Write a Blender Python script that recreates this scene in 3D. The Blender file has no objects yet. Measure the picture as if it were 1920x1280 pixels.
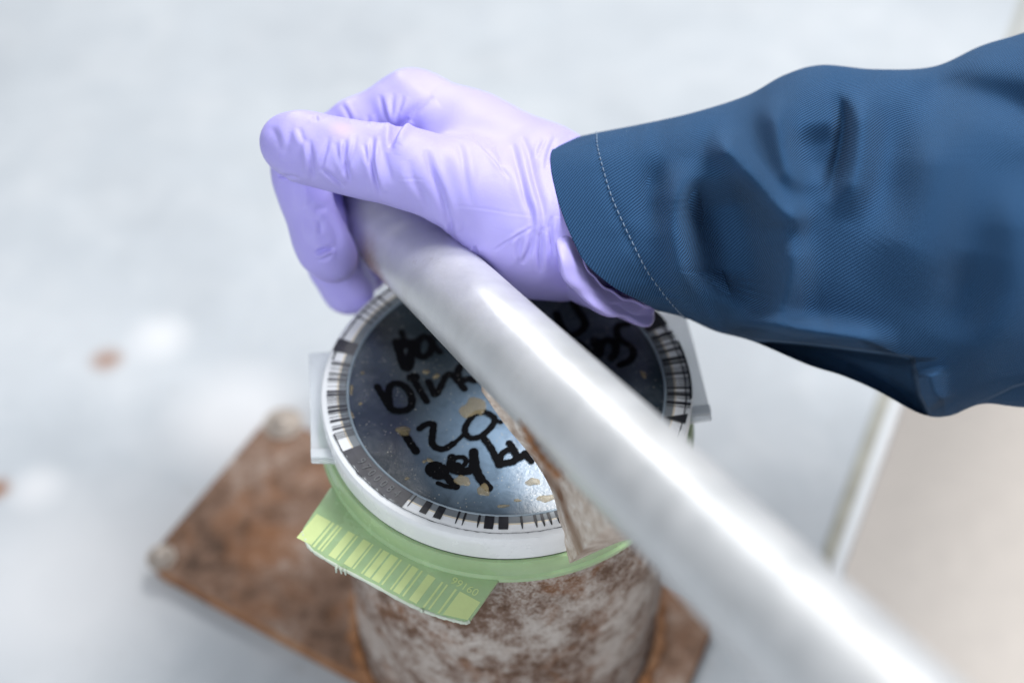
import bpy, bmesh, math, random
import numpy as np
from mathutils import Vector, Matrix

random.seed(7)
rng = np.random.default_rng(7)
scene = bpy.context.scene
COL = scene.collection

# ------------------------------------------------------------------ camera
ZD = 0.165                                   # height of the dish window above the deck
EL = math.radians(48.58)                     # how far the camera looks down
CAM = np.array([0.0019, -0.316, ZD + 0.380])
LENS, SENSOR = 50.0, 36.0
FPX = 1920 * LENS / SENSOR
cam_data = bpy.data.cameras.new('camera')
cam = bpy.data.objects.new('camera', cam_data)
COL.objects.link(cam)
cam.location = CAM
cam.rotation_euler = (math.pi / 2 - EL, 0, 0)
cam_data.lens = LENS
cam_data.sensor_width = SENSOR
cam_data.clip_start = 0.01
cam_data.clip_end = 100
cam_data.dof.use_dof = True
cam_data.dof.focus_distance = 0.459
cam_data.dof.aperture_fstop = 3.5
scene.camera = cam

# ------------------------------------------------------------------ light
world = bpy.data.worlds.new('World')
scene.world = world
world.use_nodes = True
wb = world.node_tree.nodes['Background']
wb.inputs['Color'].default_value = (0.74, 0.85, 1.0, 1)
wb.inputs['Strength'].default_value = 0.18


def area_lamp(name, loc, target, size, power, color, size_y=None):
    ld = bpy.data.lights.new(name, 'AREA')
    ld.energy = power
    ld.color = color
    ld.size = size
    if size_y:
        ld.shape = 'RECTANGLE'
        ld.size_y = size_y
    o = bpy.data.objects.new(name, ld)
    COL.objects.link(o)
    o.location = loc
    o.rotation_euler = (Vector(target) - Vector(loc)).to_track_quat('-Z', 'Y').to_euler()
    return o


area_lamp('hall_light', (0.25, 0.98, 1.45), (0.05, 0, 0.15), 0.40, 11, (1.0, 0.99, 0.97), 0.40)
area_lamp('ceiling_light', (0.62, 0.22, 1.25), (0.08, 0, 0.12), 0.6, 17, (0.96, 0.98, 1.0), 0.6)
area_lamp('front_light', (-0.55, -1.05, 1.05), (-0.05, -0.05, 0.1), 0.9, 12, (0.90, 0.95, 1.0), 0.8)
area_lamp('far_window_light', (-0.62, 2.4, 0.86), (0.02, 0, 0.2), 0.4, 13, (0.96, 0.98, 1.0), 0.8)

scene.view_settings.view_transform = 'Standard'
scene.view_settings.look = 'None'
scene.view_settings.exposure = 0.1
scene.view_settings.gamma = 1.0
scene.view_settings.use_curve_mapping = False

# ------------------------------------------------------------------ measuring helpers
FW = np.array([0, math.cos(EL), -math.sin(EL)])
UP = np.array([0, math.sin(EL), math.cos(EL)])
RT = np.array([1.0, 0, 0])


def at(u, v, d):
    """point of the place seen at photo position (u, v), d metres along the view axis"""
    u = np.asarray(u, float); v = np.asarray(v, float); d = np.asarray(d, float)
    r = FW + ((u - 960) / FPX)[..., None] * RT - ((v - 640) / FPX)[..., None] * UP
    return CAM + d[..., None] * r


def onz(u, v, z):
    r = FW + (u - 960) / FPX * RT - (v - 640) / FPX * UP
    return CAM + r * ((z - CAM[2]) / r[2])


def proj(P):
    d = np.asarray(P, float) - CAM
    z = d @ FW
    return 960 + FPX * (d @ RT) / z, 640 - FPX * (d @ UP) / z, z


# ------------------------------------------------------------------ object helpers
def mesh_obj(name, verts, faces, mat, parent=None, smooth=True, uv=None):
    me = bpy.data.meshes.new(name)
    me.from_pydata([tuple(map(float, v)) for v in verts], [], [tuple(map(int, f)) for f in faces])
    me.update()
    if smooth:
        me.polygons.foreach_set('use_smooth', [True] * len(me.polygons))
    if uv is not None:
        lay = me.uv_layers.new(name='UVMap')
        li = np.empty(len(me.loops), int)
        me.loops.foreach_get('vertex_index', li)
        lay.data.foreach_set('uv', np.asarray(uv, np.float32)[li].ravel())
    o = bpy.data.objects.new(name, me)
    COL.objects.link(o)
    if mat:
        me.materials.append(mat)
    if parent:
        o.parent = parent
        o.matrix_parent_inverse = Matrix.Translation(-Vector(parent_world(parent)))
    return o


def parent_world(p):
    loc = Vector(p.location)
    while p.parent:
        loc = loc + Vector(p.matrix_parent_inverse.to_translation())
        p = p.parent
        loc = loc + Vector(p.location)
    return loc


def bm_obj(name, bm, mat, parent=None, smooth=True):
    bmesh.ops.recalc_face_normals(bm, faces=bm.faces[:])
    vs = [v.co[:] for v in bm.verts]
    bm.verts.index_update()
    fs = [[v.index for v in f.verts] for f in bm.faces]
    bm.free()
    return mesh_obj(name, vs, fs, mat, parent, smooth)


def thing(name, label, cat, loc=(0, 0, 0), group=None):
    o = bpy.data.objects.new(name, None)
    COL.objects.link(o)
    o.location = loc
    o.empty_display_size = 0.02
    o['label'] = label
    o['category'] = cat
    if group:
        o['group'] = group
    return o


def auto_smooth(o, deg=35):
    """mark sharp edges by angle"""
    bm = bmesh.new()
    bm.from_mesh(o.data)
    for e in bm.edges:
        if len(e.link_faces) == 2 and e.calc_face_angle(0) > math.radians(deg):
            e.smooth = False
    bm.to_mesh(o.data)
    bm.free()
    return o


def lathe(name, prof, mat, parent, segs=160, centre=(0, 0), closed=False):
    """profile of (radius, z) pairs turned about the vertical"""
    n = len(prof)
    th = np.linspace(0, 2 * math.pi, segs, endpoint=False)
    vs = [(centre[0] + r * math.cos(a), centre[1] + r * math.sin(a), z) for a in th for r, z in prof]
    fs = []
    m = n if closed else n - 1
    for i in range(segs):
        for j in range(m):
            a = i * n + j; b = i * n + (j + 1) % n
            c = ((i + 1) % segs) * n + (j + 1) % n; d = ((i + 1) % segs) * n + j
            fs.append((a, d, c, b))
    return auto_smooth(mesh_obj(name, vs, fs, mat, parent))


def sweep(path, rad, segs=64):
    """tube mesh along a path of points; rad is one radius or one per point"""
    P = np.asarray(path, float)
    n = len(P)
    rad = np.broadcast_to(rad, n)
    T = np.gradient(P, axis=0)
    T /= np.linalg.norm(T, axis=1)[:, None]
    nrm = np.cross(T[0], [0.3, 0.2, 1.0])
    nrm /= np.linalg.norm(nrm)
    vs, fs = [], []
    for i in range(n):
        nrm = nrm - T[i] * (nrm @ T[i]); nrm /= np.linalg.norm(nrm)
        bi = np.cross(T[i], nrm)
        for k in range(segs):
            a = 2 * math.pi * k / segs
            vs.append(P[i] + rad[i] * (math.cos(a) * nrm + math.sin(a) * bi))
    for i in range(n - 1):
        for k in range(segs):
            k2 = (k + 1) % segs
            fs.append((i * segs + k, i * segs + k2, (i + 1) * segs + k2, (i + 1) * segs + k))
    fs.append(tuple(range(segs))[::-1])
    fs.append(tuple((n - 1) * segs + k for k in range(segs)))
    return vs, fs


def catmull(pts, n):
    P = np.asarray(pts, float)
    P = np.vstack([2 * P[0] - P[1], P, 2 * P[-1] - P[-2]])
    out = []
    m = len(P) - 3
    for q in np.linspace(0, m - 1e-9, n):
        i = int(q); t = q - i
        a, b, c, d = P[i], P[i + 1], P[i + 2], P[i + 3]
        out.append(0.5 * (2 * b + (c - a) * t + (2 * a - 5 * b + 4 * c - d) * t * t + (3 * b - a - 3 * c + d) * t ** 3))
    return np.array(out)


def prism(name, outline, thick, mat, parent, bevel=0.0, direction=(0, 0, -1)):
    """flat outline of 3-D points thickened along a direction"""
    bm = bmesh.new()
    vs = [bm.verts.new(p) for p in outline]
    f = bm.faces.new(vs)
    r = bmesh.ops.extrude_face_region(bm, geom=[f])
    nv = [g for g in r['geom'] if isinstance(g, bmesh.types.BMVert)]
    bmesh.ops.translate(bm, verts=nv, vec=Vector(direction) * thick)
    if bevel:
        bmesh.ops.bevel(bm, geom=bm.edges[:], offset=bevel, segments=2, affect='EDGES', profile=0.5)
    o = bm_obj(name, bm, mat, parent)
    return auto_smooth(o, 30)


def seg_dist(u, v, line):
    """signed distance (photo units) to a polyline, and position along it 0..1"""
    L = np.asarray(line, float)
    best = np.full(u.shape, 1e9); sgn = np.zeros(u.shape); along = np.zeros(u.shape)
    ln = np.hypot(*(L[1:] - L[:-1]).T); tot = ln.sum(); acc = 0
    for (a, b), l in zip(zip(L[:-1], L[1:]), ln):
        ex, ey = (b - a) / l
        t = np.clip((u - a[0]) * ex + (v - a[1]) * ey, 0, l)
        dx = u - a[0] - t * ex; dy = v - a[1] - t * ey
        d = np.hypot(dx, dy)
        m = d < best
        best = np.where(m, d, best)
        sgn = np.where(m, np.sign(ex * dy - ey * dx), sgn)
        along = np.where(m, (acc + t) / tot, along)
        acc += l
    return best * sgn, along


# ------------------------------------------------------------------ material helpers
class Mat:
    def __init__(self, name, color=(0.5, 0.5, 0.5), rough=0.5, **kw):
        self.m = bpy.data.materials.new(name)
        self.m.use_nodes = True
        self.nt = self.m.node_tree
        self.b = self.nt.nodes['Principled BSDF']
        self.b.inputs['Base Color'].default_value = (*color, 1)
        self.b.inputs['Roughness'].default_value = rough
        for k, v in kw.items():
            self.b.inputs[k.replace('_', ' ')].default_value = v

    def n(self, t, **kw):
        nd = self.nt.nodes.new(t)
        for k, v in kw.items():
            setattr(nd, k, v)
        return nd

    def l(self, a, b):
        self.nt.links.new(a, b)

    def coords(self, kind='Object', scale=(1, 1, 1), rot=(0, 0, 0)):
        tc = self.n('ShaderNodeTexCoord')
        mp = self.n('ShaderNodeMapping')
        mp.inputs['Scale'].default_value = scale
        mp.inputs['Rotation'].default_value = rot
        self.l(tc.outputs[kind], mp.inputs['Vector'])
        return mp.outputs['Vector']

    def noise(self, vec, scale, detail=4, rough=0.55, dist=0.0):
        nd = self.n('ShaderNodeTexNoise')
        nd.inputs['Scale'].default_value = scale
        nd.inputs['Detail'].default_value = detail
        nd.inputs['Roughness'].default_value = rough
        nd.inputs['Distortion'].default_value = dist
        self.l(vec, nd.inputs['Vector'])
        return nd.outputs['Fac']

    def ramp(self, fac, stops):
        nd = self.n('ShaderNodeValToRGB')
        el = nd.color_ramp.elements
        while len(el) < len(stops):
            el.new(0.5)
        for e, (p, c) in zip(el, stops):
            e.position = p
            e.color = (*c, 1) if isinstance(c, tuple) else (c, c, c, 1)
        self.l(fac, nd.inputs['Fac'])
        return nd.outputs['Color']

    def mix(self, fac, a, b):
        nd = self.n('ShaderNodeMix', data_type='RGBA')
        for s, v in ((nd.inputs[0], fac), (nd.inputs[6], a), (nd.inputs[7], b)):
            if hasattr(v, 'links'):
                self.l(v, s)
            elif isinstance(v, tuple):
                s.default_value = (*v, 1)
            else:
                s.default_value = v
        return nd.outputs[2]

    def math(self, op, a, b=None, c=None):
        nd = self.n('ShaderNodeMath', operation=op)
        for s, v in zip(nd.inputs, (a, b, c)):
            if v is None:
                continue
            if hasattr(v, 'links'):
                self.l(v, s)
            else:
                s.default_value = v
        return nd.outputs[0]

    def bump(self, h, dist=0.001, strength=1.0, prev=None):
        nd = self.n('ShaderNodeBump')
        nd.inputs['Distance'].default_value = dist
        nd.inputs['Strength'].default_value = strength
        self.l(h, nd.inputs['Height'])
        if prev is not None:
            self.l(prev, nd.inputs['Normal'])
        self.l(nd.outputs['Normal'], self.b.inputs['Normal'])
        return nd.outputs['Normal']

    def color(self, c):
        self.l(c, self.b.inputs['Base Color'])

    def rough(self, r):
        self.l(r, self.b.inputs['Roughness'])

    def spot(self, vec, p, radius, soft):
        """1 near point p, fading out over soft metres"""
        nd = self.n('ShaderNodeVectorMath', operation='DISTANCE')
        self.l(vec, nd.inputs[0])
        nd.inputs[1].default_value = tuple(map(float, p))
        mr = self.n('ShaderNodeMapRange')
        mr.inputs['From Min'].default_value = radius
        mr.inputs['From Max'].default_value = radius + soft
        mr.inputs['To Min'].default_value = 1
        mr.inputs['To Max'].default_value = 0
        self.l(nd.outputs['Value'], mr.inputs['Value'])
        return mr.outputs[0]


# ---- materials
def mat_deck():
    M = Mat('white_painted_metal', (0.55, 0.57, 0.6), 0.5)
    M.b.inputs['Specular IOR Level'].default_value = 0.15
    v = M.coords('Object')
    n1 = M.math('ADD', M.math('MULTIPLY', M.noise(v, 2.6, 3, 0.5), 0.55), M.math('MULTIPLY', M.noise(v, 11, 5, 0.6), 0.45))
    grit = M.noise(v, 130, 5, 0.7)
    n2 = M.noise(v, 40, 4, 0.6)
    c = M.ramp(n1, [(0.3, (0.39, 0.415, 0.445)), (0.52, (0.49, 0.52, 0.55)), (0.72, (0.61, 0.63, 0.655))])
    c = M.mix(M.ramp(M.noise(v, 24, 4, 0.6, 0.4), [(0.46, 0.0), (0.72, 0.28)]), c, (0.70, 0.71, 0.72))
    c = M.mix(M.math('MULTIPLY', n2, 0.3), c, (0.40, 0.41, 0.42))
    c = M.mix(M.ramp(grit, [(0.62, 0.0), (0.72, 0.55)]), c, (0.30, 0.28, 0.26))
    # worn lighter paint and rust marks
    for (u, w, r, s) in ((300, 632, 0.004, 0.016), (440, 780, 0.012, 0.03), (70, 915, 0.003, 0.014), (130, 1100, 0.02, 0.05)):
        c = M.mix(M.math('MULTIPLY', M.spot(v, onz(u, w, 0), r, s), 0.8), c, (0.70, 0.70, 0.71))
    wob = M.math('MULTIPLY', M.noise(v, 160, 3), 1.0)
    for (u, w, r, s) in ((200, 674, 0.001, 0.010), (-6, 916, 0.002, 0.007)):
        k = M.math('MULTIPLY', M.spot(v, onz(u, w, 0), r, s), M.math('ADD', wob, 0.35))
        c = M.mix(M.math('MINIMUM', k, 1.0), c, (0.30, 0.14, 0.07))
    M.color(c)
    M.bump(n2, 0.0006, 0.4)
    return M.m


def mat_rust(name, seed, scale, tones, pale, pale_amt, orange, zstretch=1.0):
    """rusted iron: broad tone, fine grain, flakes of pale old paint, orange bloom"""
    M = Mat(name, (0.2, 0.1, 0.06), 0.85)
    M.b.inputs['Specular IOR Level'].default_value = 0.2
    tc = M.n('ShaderNodeTexCoord')
    mp = M.n('ShaderNodeMapping')
    mp.inputs['Location'].default_value = (seed, seed * 1.7, 0)
    mp.inputs['Scale'].default_value = (1, 1, zstretch)
    M.l(tc.outputs['Object'], mp.inputs['Vector'])
    v = mp.outputs['Vector']
    a = M.noise(v, 22 * scale, 3, 0.5)
    b = M.noise(v, 110 * scale, 5, 0.62)
    d = M.noise(v, 520 * scale, 5, 0.7)
    t = M.math('ADD', M.math('MULTIPLY', a, 0.45), M.math('ADD', M.math('MULTIPLY', b, 0.35), M.math('MULTIPLY', d, 0.2)))
    c = M.ramp(t, [(0.36, tones[0]), (0.48, tones[1]), (0.62, tones[2])])
    org = M.ramp(M.noise(v, 30 * scale, 5, 0.6, 0.5), [(0.50, 0.0), (0.68, 1.0)])
    c = M.mix(M.math('MULTIPLY', org, orange), c, (0.42, 0.17, 0.06))
    k = M.math('ADD', M.math('MULTIPLY', a, 0.35), M.math('ADD', M.math('MULTIPLY', d, 0.4), M.math('MULTIPLY', b, 0.35)))
    k = M.ramp(k, [(0.60 - pale_amt, 0.0), (0.74 - pale_amt, 1.0)])
    c = M.mix(M.math('MULTIPLY', k, 0.8), c, pale)
    pit = M.ramp(M.math('ADD', M.math('MULTIPLY', b, 0.5), M.math('MULTIPLY', d, 0.5)), [(0.34, 1.0), (0.42, 0.0)])
    c = M.mix(M.math('MULTIPLY', pit, 0.6), c, (0.05, 0.03, 0.02))
    M.color(c)
    M.bump(M.math('ADD', M.math('MULTIPLY', b, 0.7), M.math('MULTIPLY', d, 0.5)), 0.0014, 0.8)
    return M.m


def mat_glove():
    M = Mat('lilac_nitrile', (0.44, 0.41, 0.87), 0.48)
    M.b.inputs['Subsurface Weight'].default_value = 0.15
    M.b.inputs['Subsurface Radius'].default_value = (0.4, 0.3, 0.6)
    M.b.inputs['Subsurface Scale'].default_value = 0.004
    M.b.inputs['Specular IOR Level'].default_value = 0.32
    v = M.coords('Object')
    n = M.noise(v, 30, 3, 0.5)
    c = M.ramp(n, [(0.3, (0.445, 0.395, 0.85)), (0.7, (0.49, 0.44, 0.885))])
    k = M.math('MULTIPLY', M.spot(v, at(641, 240, 0.4605), 0.001, 0.004), 0.18)
    c = M.mix(k, c, (0.78, 0.42, 0.50))
    M.color(c)
    f = M.noise(v, 1500, 2, 0.5)
    g = M.noise(v, 120, 4, 0.5, 0.8)
    h = M.math('ADD', M.math('MULTIPLY', f, 0.08), M.math('MULTIPLY', g, 0.5))
    M.bump(h, 0.0008, 0.35)
    return M.m


def mat_twill():
    M = Mat('navy_twill', (0.03, 0.09, 0.22), 0.85)
    M.b.inputs['Sheen Weight'].default_value = 0.08
    M.b.inputs['Sheen Roughness'].default_value = 0.45
    M.b.inputs['Sheen Tint'].default_value = (0.55, 0.75, 1.0, 1)
    M.b.inputs['Specular IOR Level'].default_value = 0.1
    tc = M.n('ShaderNodeTexCoord')
    sp = M.n('ShaderNodeSeparateXYZ')
    M.l(tc.outputs['UV'], sp.inputs[0])
    wob = M.noise(tc.outputs['UV'], 60, 2)
    # metres along and across the twill lines
    ang = math.radians(38)
    q = M.math('ADD', M.math('MULTIPLY', sp.outputs[0], math.sin(ang)), M.math('MULTIPLY', sp.outputs[1], math.cos(ang)))
    q = M.math('ADD', q, M.math('MULTIPLY', wob, 0.0006))
    p = M.math('SUBTRACT', M.math('MULTIPLY', sp.outputs[0], math.cos(ang)), M.math('MULTIPLY', sp.outputs[1], math.sin(ang)))
    pitch = 0.00080
    s1 = M.math('SINE', M.math('MULTIPLY', q, 2 * math.pi / pitch))
    s2 = M.math('SINE', M.math('MULTIPLY', M.math('ADD', p, M.math('MULTIPLY', q, 0.5)), 2 * math.pi / 0.0008))
    h = M.math('ADD', M.math('MULTIPLY', s1, 0.5), M.math('MULTIPLY', s2, 0.12))
    fz = M.noise(tc.outputs['UV'], 2600, 2, 0.6)
    k = M.math('ADD', M.math('MULTIPLY_ADD', s1, 0.5, 0.5), M.math('MULTIPLY', fz, 0.5))
    c = M.ramp(k, [(0.1, (0.010, 0.034, 0.085)), (0.9, (0.034, 0.094, 0.200))])
    M.color(c)
    M.bump(M.math('ADD', h, M.math('MULTIPLY', fz, 0.5)), 0.00030, 0.9)
    return M.m


def mat_tube():
    M = Mat('satin_aluminium', (0.80, 0.80, 0.80), 0.36)
    M.b.inputs['Metallic'].default_value = 0.45
    v = M.coords('Object')
    n = M.noise(v, 60, 5, 0.6)
    f = M.noise(v, 700, 3, 0.6)
    c = M.ramp(n, [(0.3, (0.60, 0.605, 0.61)), (0.6, (0.70, 0.70, 0.70))])
    g = M.ramp(M.math('ADD', M.math('MULTIPLY', n, 0.6), M.math('MULTIPLY', f, 0.4)), [(0.60, 0.0), (0.72, 1.0)])
    c = M.mix(M.math('MULTIPLY', g, 0.4), c, (0.40, 0.35, 0.30))
    smear = M.ramp(M.noise(v, 24, 5, 0.6, 0.8), [(0.5, 0.0), (0.72, 0.35)])
    c = M.mix(smear, c, (0.46, 0.44, 0.42))
    # rust creeping along the left flank where the tube meets the ironwork
    for (u, w, d, r, s, k) in ((690, 505, 0.506, 0.003, 0.012, 0.7), (725, 545, 0.500, 0.002, 0.010, 0.6), (780, 600, 0.492, 0.001, 0.008, 0.4), (985, 790, 0.425, 0.002, 0.006, 0.5), (1080, 900, 0.40, 0.001, 0.006, 0.3), (893, 665, 0.438, 0.0008, 0.002, 0.35), (1060, 775, 0.41, 0.0006, 0.003, 0.25)):
        kk = M.math('MULTIPLY', M.spot(v, at(u, w, d), r, s), M.math('MULTIPLY', f, 2 * k))
        c = M.mix(kk, c, (0.32, 0.15, 0.07))
    M.color(c)
    M.rough(M.math('MULTIPLY_ADD', n, 0.18, 0.30))
    M.bump(f, 0.0003, 0.25)
    return M.m


def mat_bracket():
    M = Mat('worn_white_paint_on_iron', (0.7, 0.66, 0.62), 0.6)
    v = M.coords('Object')
    a = M.noise(v, 55, 4, 0.55, 0.2)
    b = M.noise(v, 260, 5, 0.65)
    c = M.ramp(b, [(0.3, (0.36, 0.25, 0.18)), (0.52, (0.62, 0.52, 0.44)), (0.7, (0.78, 0.73, 0.68))])
    k = M.ramp(M.math('ADD', M.math('MULTIPLY', a, 0.75), M.math('MULTIPLY', b, 0.25)), [(0.56, 0.0), (0.66, 1.0)])
    r = M.ramp(b, [(0.35, (0.12, 0.055, 0.025)), (0.65, (0.36, 0.16, 0.06))])
    c = M.mix(M.math('MULTIPLY', k, 0.8), c, r)
    for (u, w, d, rr, ss, q) in ((1040, 880, 0.447, 0.0008, 0.004, 1.1), (1052, 925, 0.445, 0.0015, 0.006, 1.2), (1068, 1000, 0.442, 0.001, 0.007, 0.9), (1085, 1030, 0.441, 0.001, 0.006, 0.8), (1150, 1008, 0.45, 0.0005, 0.003, 1.0), (915, 745, 0.465, 0.002, 0.004, 1.3), (935, 775, 0.462, 0.002, 0.005, 1.3), (962, 812, 0.458, 0.002, 0.005, 1.2), (1000, 858, 0.453, 0.0015, 0.004, 1.1), (1025, 900, 0.45, 0.0015, 0.004, 1.0), (1060, 970, 0.444, 0.001, 0.005, 1.0)):
        kk = M.math('MULTIPLY', M.spot(v, at(u, w, d), rr, ss), M.math('MULTIPLY', b, 1.7 * q))
        c = M.mix(M.math('MINIMUM', kk, 1.0), c, (0.20, 0.095, 0.04))
    M.color(c)
    M.bump(M.math('ADD', a, b), 0.0008, 0.5)
    return M.m


def mat_window():
    M = Mat('dark_glossy_film', (0.02, 0.03, 0.045), 0.16)
    v = M.coords('Object')
    big = M.noise(v, 28, 4, 0.55, 0.4)
    mid = M.noise(v, 120, 5, 0.65, 0.6)
    fine = M.noise(v, 900, 3, 0.6)
    vo = M.n('ShaderNodeTexVoronoi')
    vo.inputs['Scale'].default_value = 700
    M.l(v, vo.inputs['Vector'])
    c = M.ramp(big, [(0.30, (0.016, 0.022, 0.025)), (0.5, (0.030, 0.042, 0.052)), (0.72, (0.075, 0.095, 0.11))])
    painted_glare = M.math('MULTIPLY', M.spot(v, onz(955, 830, ZD), 0.008, 0.030), M.math('MULTIPLY_ADD', mid, 1.3, 0.05))  # cloudy blue reflection painted into the window's base colour
    c = M.mix(painted_glare, c, (0.30, 0.43, 0.58))
    mott = M.ramp(mid, [(0.52, 0.0), (0.72, 1.0)])
    c = M.mix(M.math('MULTIPLY', mott, 0.35), c, (0.12, 0.13, 0.14))
    dots = M.ramp(vo.outputs['Distance'], [(0.10, 1.0), (0.2, 0.0)])
    gate = M.ramp(M.noise(v, 210, 2), [(0.46, 0.0), (0.58, 1.0)])
    c = M.mix(M.math('MULTIPLY', M.math('MULTIPLY', dots, gate), 0.8), c, (0.42, 0.40, 0.34))
    M.color(c)
    M.b.inputs['Specular IOR Level'].default_value = 0.75
    M.rough(M.math('MULTIPLY_ADD', mid, 0.28, 0.08))
    h = M.math('ADD', M.math('MULTIPLY', mid, 0.6), M.math('MULTIPLY', fine, 0.25))
    M.bump(h, 0.0004, 0.35)
    return M.m


def mat_ink():
    M = Mat('black_marker_ink', (0.006, 0.006, 0.007), 0.65)
    M.b.inputs['Specular IOR Level'].default_value = 0.04
    v = M.coords('Object')
    vo = M.n('ShaderNodeTexVoronoi')
    vo.inputs['Scale'].default_value = 900
    M.l(v, vo.inputs['Vector'])
    gate = M.ramp(M.noise(v, 120, 2), [(0.55, 0.0), (0.68, 1.0)])
    dots = M.ramp(vo.outputs['Distance'], [(0.08, 1.0), (0.18, 0.0)])
    M.color(M.mix(M.math('MULTIPLY', dots, gate), (0.006, 0.006, 0.007), (0.55, 0.52, 0.48)))
    return M.m


def plastic(name, color, rough=0.3, mott=0.06, **kw):
    M = Mat(name, color, rough, **kw)
    v = M.coords('Object')
    n = M.noise(v, 70, 5, 0.6)
    f = M.noise(v, 600, 2, 0.5)
    dark = tuple(c * (1 - 2 * mott) for c in color)
    lite = tuple(min(1, c * (1 + mott)) for c in color)
    M.color(M.ramp(n, [(0.3, dark), (0.7, lite)]))
    M.bump(M.math('ADD', n, M.math('MULTIPLY', f, 0.3)), 0.0003, 0.3)
    M.rough(M.math('MULTIPLY_ADD', n, 0.25, max(0.02, rough - 0.12)))
    return M.m


DECK = mat_deck()
PIPE_RUST = mat_rust('flaking_rusty_pipe', 0.3, 1.9, ((0.12, 0.065, 0.042), (0.23, 0.14, 0.098), (0.36, 0.26, 0.20)), (0.70, 0.64, 0.59), 0.105, 0.35, 1.0)
PLATE_RUST = mat_rust('brown_rusty_plate', 2.1, 1.0, ((0.06, 0.04, 0.03), (0.24, 0.145, 0.10), (0.38, 0.27, 0.21)), (0.52, 0.45, 0.40), 0.01, 0.42)
EDGE_RUST = mat_rust('orange_rust', 4.4, 1.2, ((0.14, 0.06, 0.03), (0.33, 0.16, 0.08), (0.46, 0.25, 0.14)), (0.55, 0.42, 0.32), -0.05, 0.6)
BOLT = plastic('dull_pale_zinc', (0.42, 0.36, 0.31), 0.5, 0.2, Metallic=0.3)
GLOVE = mat_glove()
TWILL = mat_twill()
THREAD = plastic('grey_blue_thread', (0.17, 0.24, 0.34), 0.8)
SKIN = plastic('skin', (0.55, 0.36, 0.28), 0.5)
TUBE = mat_tube()
BRACKET = mat_bracket()
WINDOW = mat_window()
INK = mat_ink()
WHITE_PL = plastic('milky_white_plastic', (0.87, 0.875, 0.88), 0.25, 0.03)
GREY_PL = plastic('grey_printed_film', (0.20, 0.22, 0.235), 0.4, 0.06)
CREAM_PL = plastic('cream_film', (0.78, 0.68, 0.52), 0.25, 0.05)
BEAD_PL = plastic('pale_blue_clear_bead', (0.26, 0.32, 0.37), 0.4, 0.05)
PRINT = plastic('black_print', (0.016, 0.016, 0.020), 0.35, 0.1)
PRINT_GREY = plastic('worn_dark_grey_print', (0.060, 0.060, 0.068), 0.4, 0.25)
NUMBER = plastic('faint_pale_print', (0.15, 0.155, 0.16), 0.4)
TAB_PL = plastic('frosted_clear_plastic', (0.90, 0.92, 0.94), 0.22, 0.02)
for _m in (TAB_PL,):
    _b = _m.node_tree.nodes['Principled BSDF']
    _b.inputs['Transmission Weight'].default_value = 0.55
    _b.inputs['IOR'].default_value = 1.06
GREEN_PL = plastic('green_plastic', (0.40, 0.55, 0.30), 0.25, 0.07)
GREEN_PL.node_tree.nodes['Principled BSDF'].inputs['Subsurface Weight'].default_value = 0.1
GREEN_PL.node_tree.nodes['Principled BSDF'].inputs['Subsurface Scale'].default_value = 0.004
EDGE_PALE = plastic('pale_worn_edge', (0.62, 0.68, 0.56), 0.6, 0.1)
LIME = plastic('yellow_green_print', (0.62, 0.72, 0.32), 0.35, 0.06)
DROP = plastic('beige_dried_drop', (0.42, 0.33, 0.18), 0.3, 0.2, Alpha=0.5)
SKIRT = plastic('white_lip_paint', (0.60, 0.62, 0.64), 0.35, 0.03)
GROOVE = plastic('olive_grey_sealant', (0.36, 0.35, 0.30), 0.7, 0.1)
FLOOR = plastic('beige_concrete', (0.76, 0.69, 0.63), 0.8, 0.05)

# ------------------------------------------------------------------ the setting
g1 = onz(1663, 754, 0)[:2]; g2 = onz(1551, 1067, 0)[:2]
ed = (g2 - g1) / np.linalg.norm(g2 - g1)          # runs along the deck's right edge, towards the viewer
en = np.array([-ed[1], ed[0]])
if en[0] < 0:
    en = -en


def strip(a, b):
    """corners of a strip along the deck edge between offsets a and b"""
    p = [g1 + ed * s + en * o for s, o in ((-1.6, a), (1.0, a), (1.0, b), (-1.6, b))]
    return p


gw = 0.0045
lipw = 0.85 * float((onz(1692, 765, 0)[:2] - g1) @ en)
o = prism('deck', [(*p, 0.0) for p in strip(-1.6, -gw)], 0.03, DECK, None, 0.002)
o['kind'] = 'structure'
o = prism('deck_groove', [(*p, -0.003) for p in strip(-gw - 0.0005, gw * 0.2)], 0.02, GROOVE, None)
o['kind'] = 'structure'
o = prism('deck_lip', [(*p, -0.0005) for p in strip(gw * 0.2 + 0.0005, lipw)], 0.030, SKIRT, None, 0.0006)
o['kind'] = 'structure'
o = mesh_obj('floor', [(-6, -6, -0.4), (6, -6, -0.4), (6, 6, -0.4), (-6, 6, -0.4)], [(0, 1, 2, 3)], FLOOR)
o['kind'] = 'structure'

# ------------------------------------------------------------------ rusty pipe stub on its plate
PT = 0.010
stub = thing('pipe_stub', 'short rusty pipe with flaking pale paint, welded to a brown rectangular base plate', 'pipe', (0, 0, 0))
quad = [onz(270, 1052, PT), onz(1180, 1540, PT), onz(1352, 1138, PT), onz(508, 772, PT)]
out = []
rc = 0.010
for k in range(4):
    p, c, n_ = quad[k - 1], quad[k], quad[(k + 1) % 4]
    a = (p - c) / np.linalg.norm(p - c); b = (n_ - c) / np.linalg.norm(n_ - c)
    for t in np.linspace(0, 1, 6):
        out.append((1 - t) ** 2 * (c + a * rc) + 2 * t * (1 - t) * c + t * t * (c + b * rc))
base_plate = prism('base_plate', out, PT - 0.0002, PLATE_RUST, stub, 0.0012)
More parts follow.
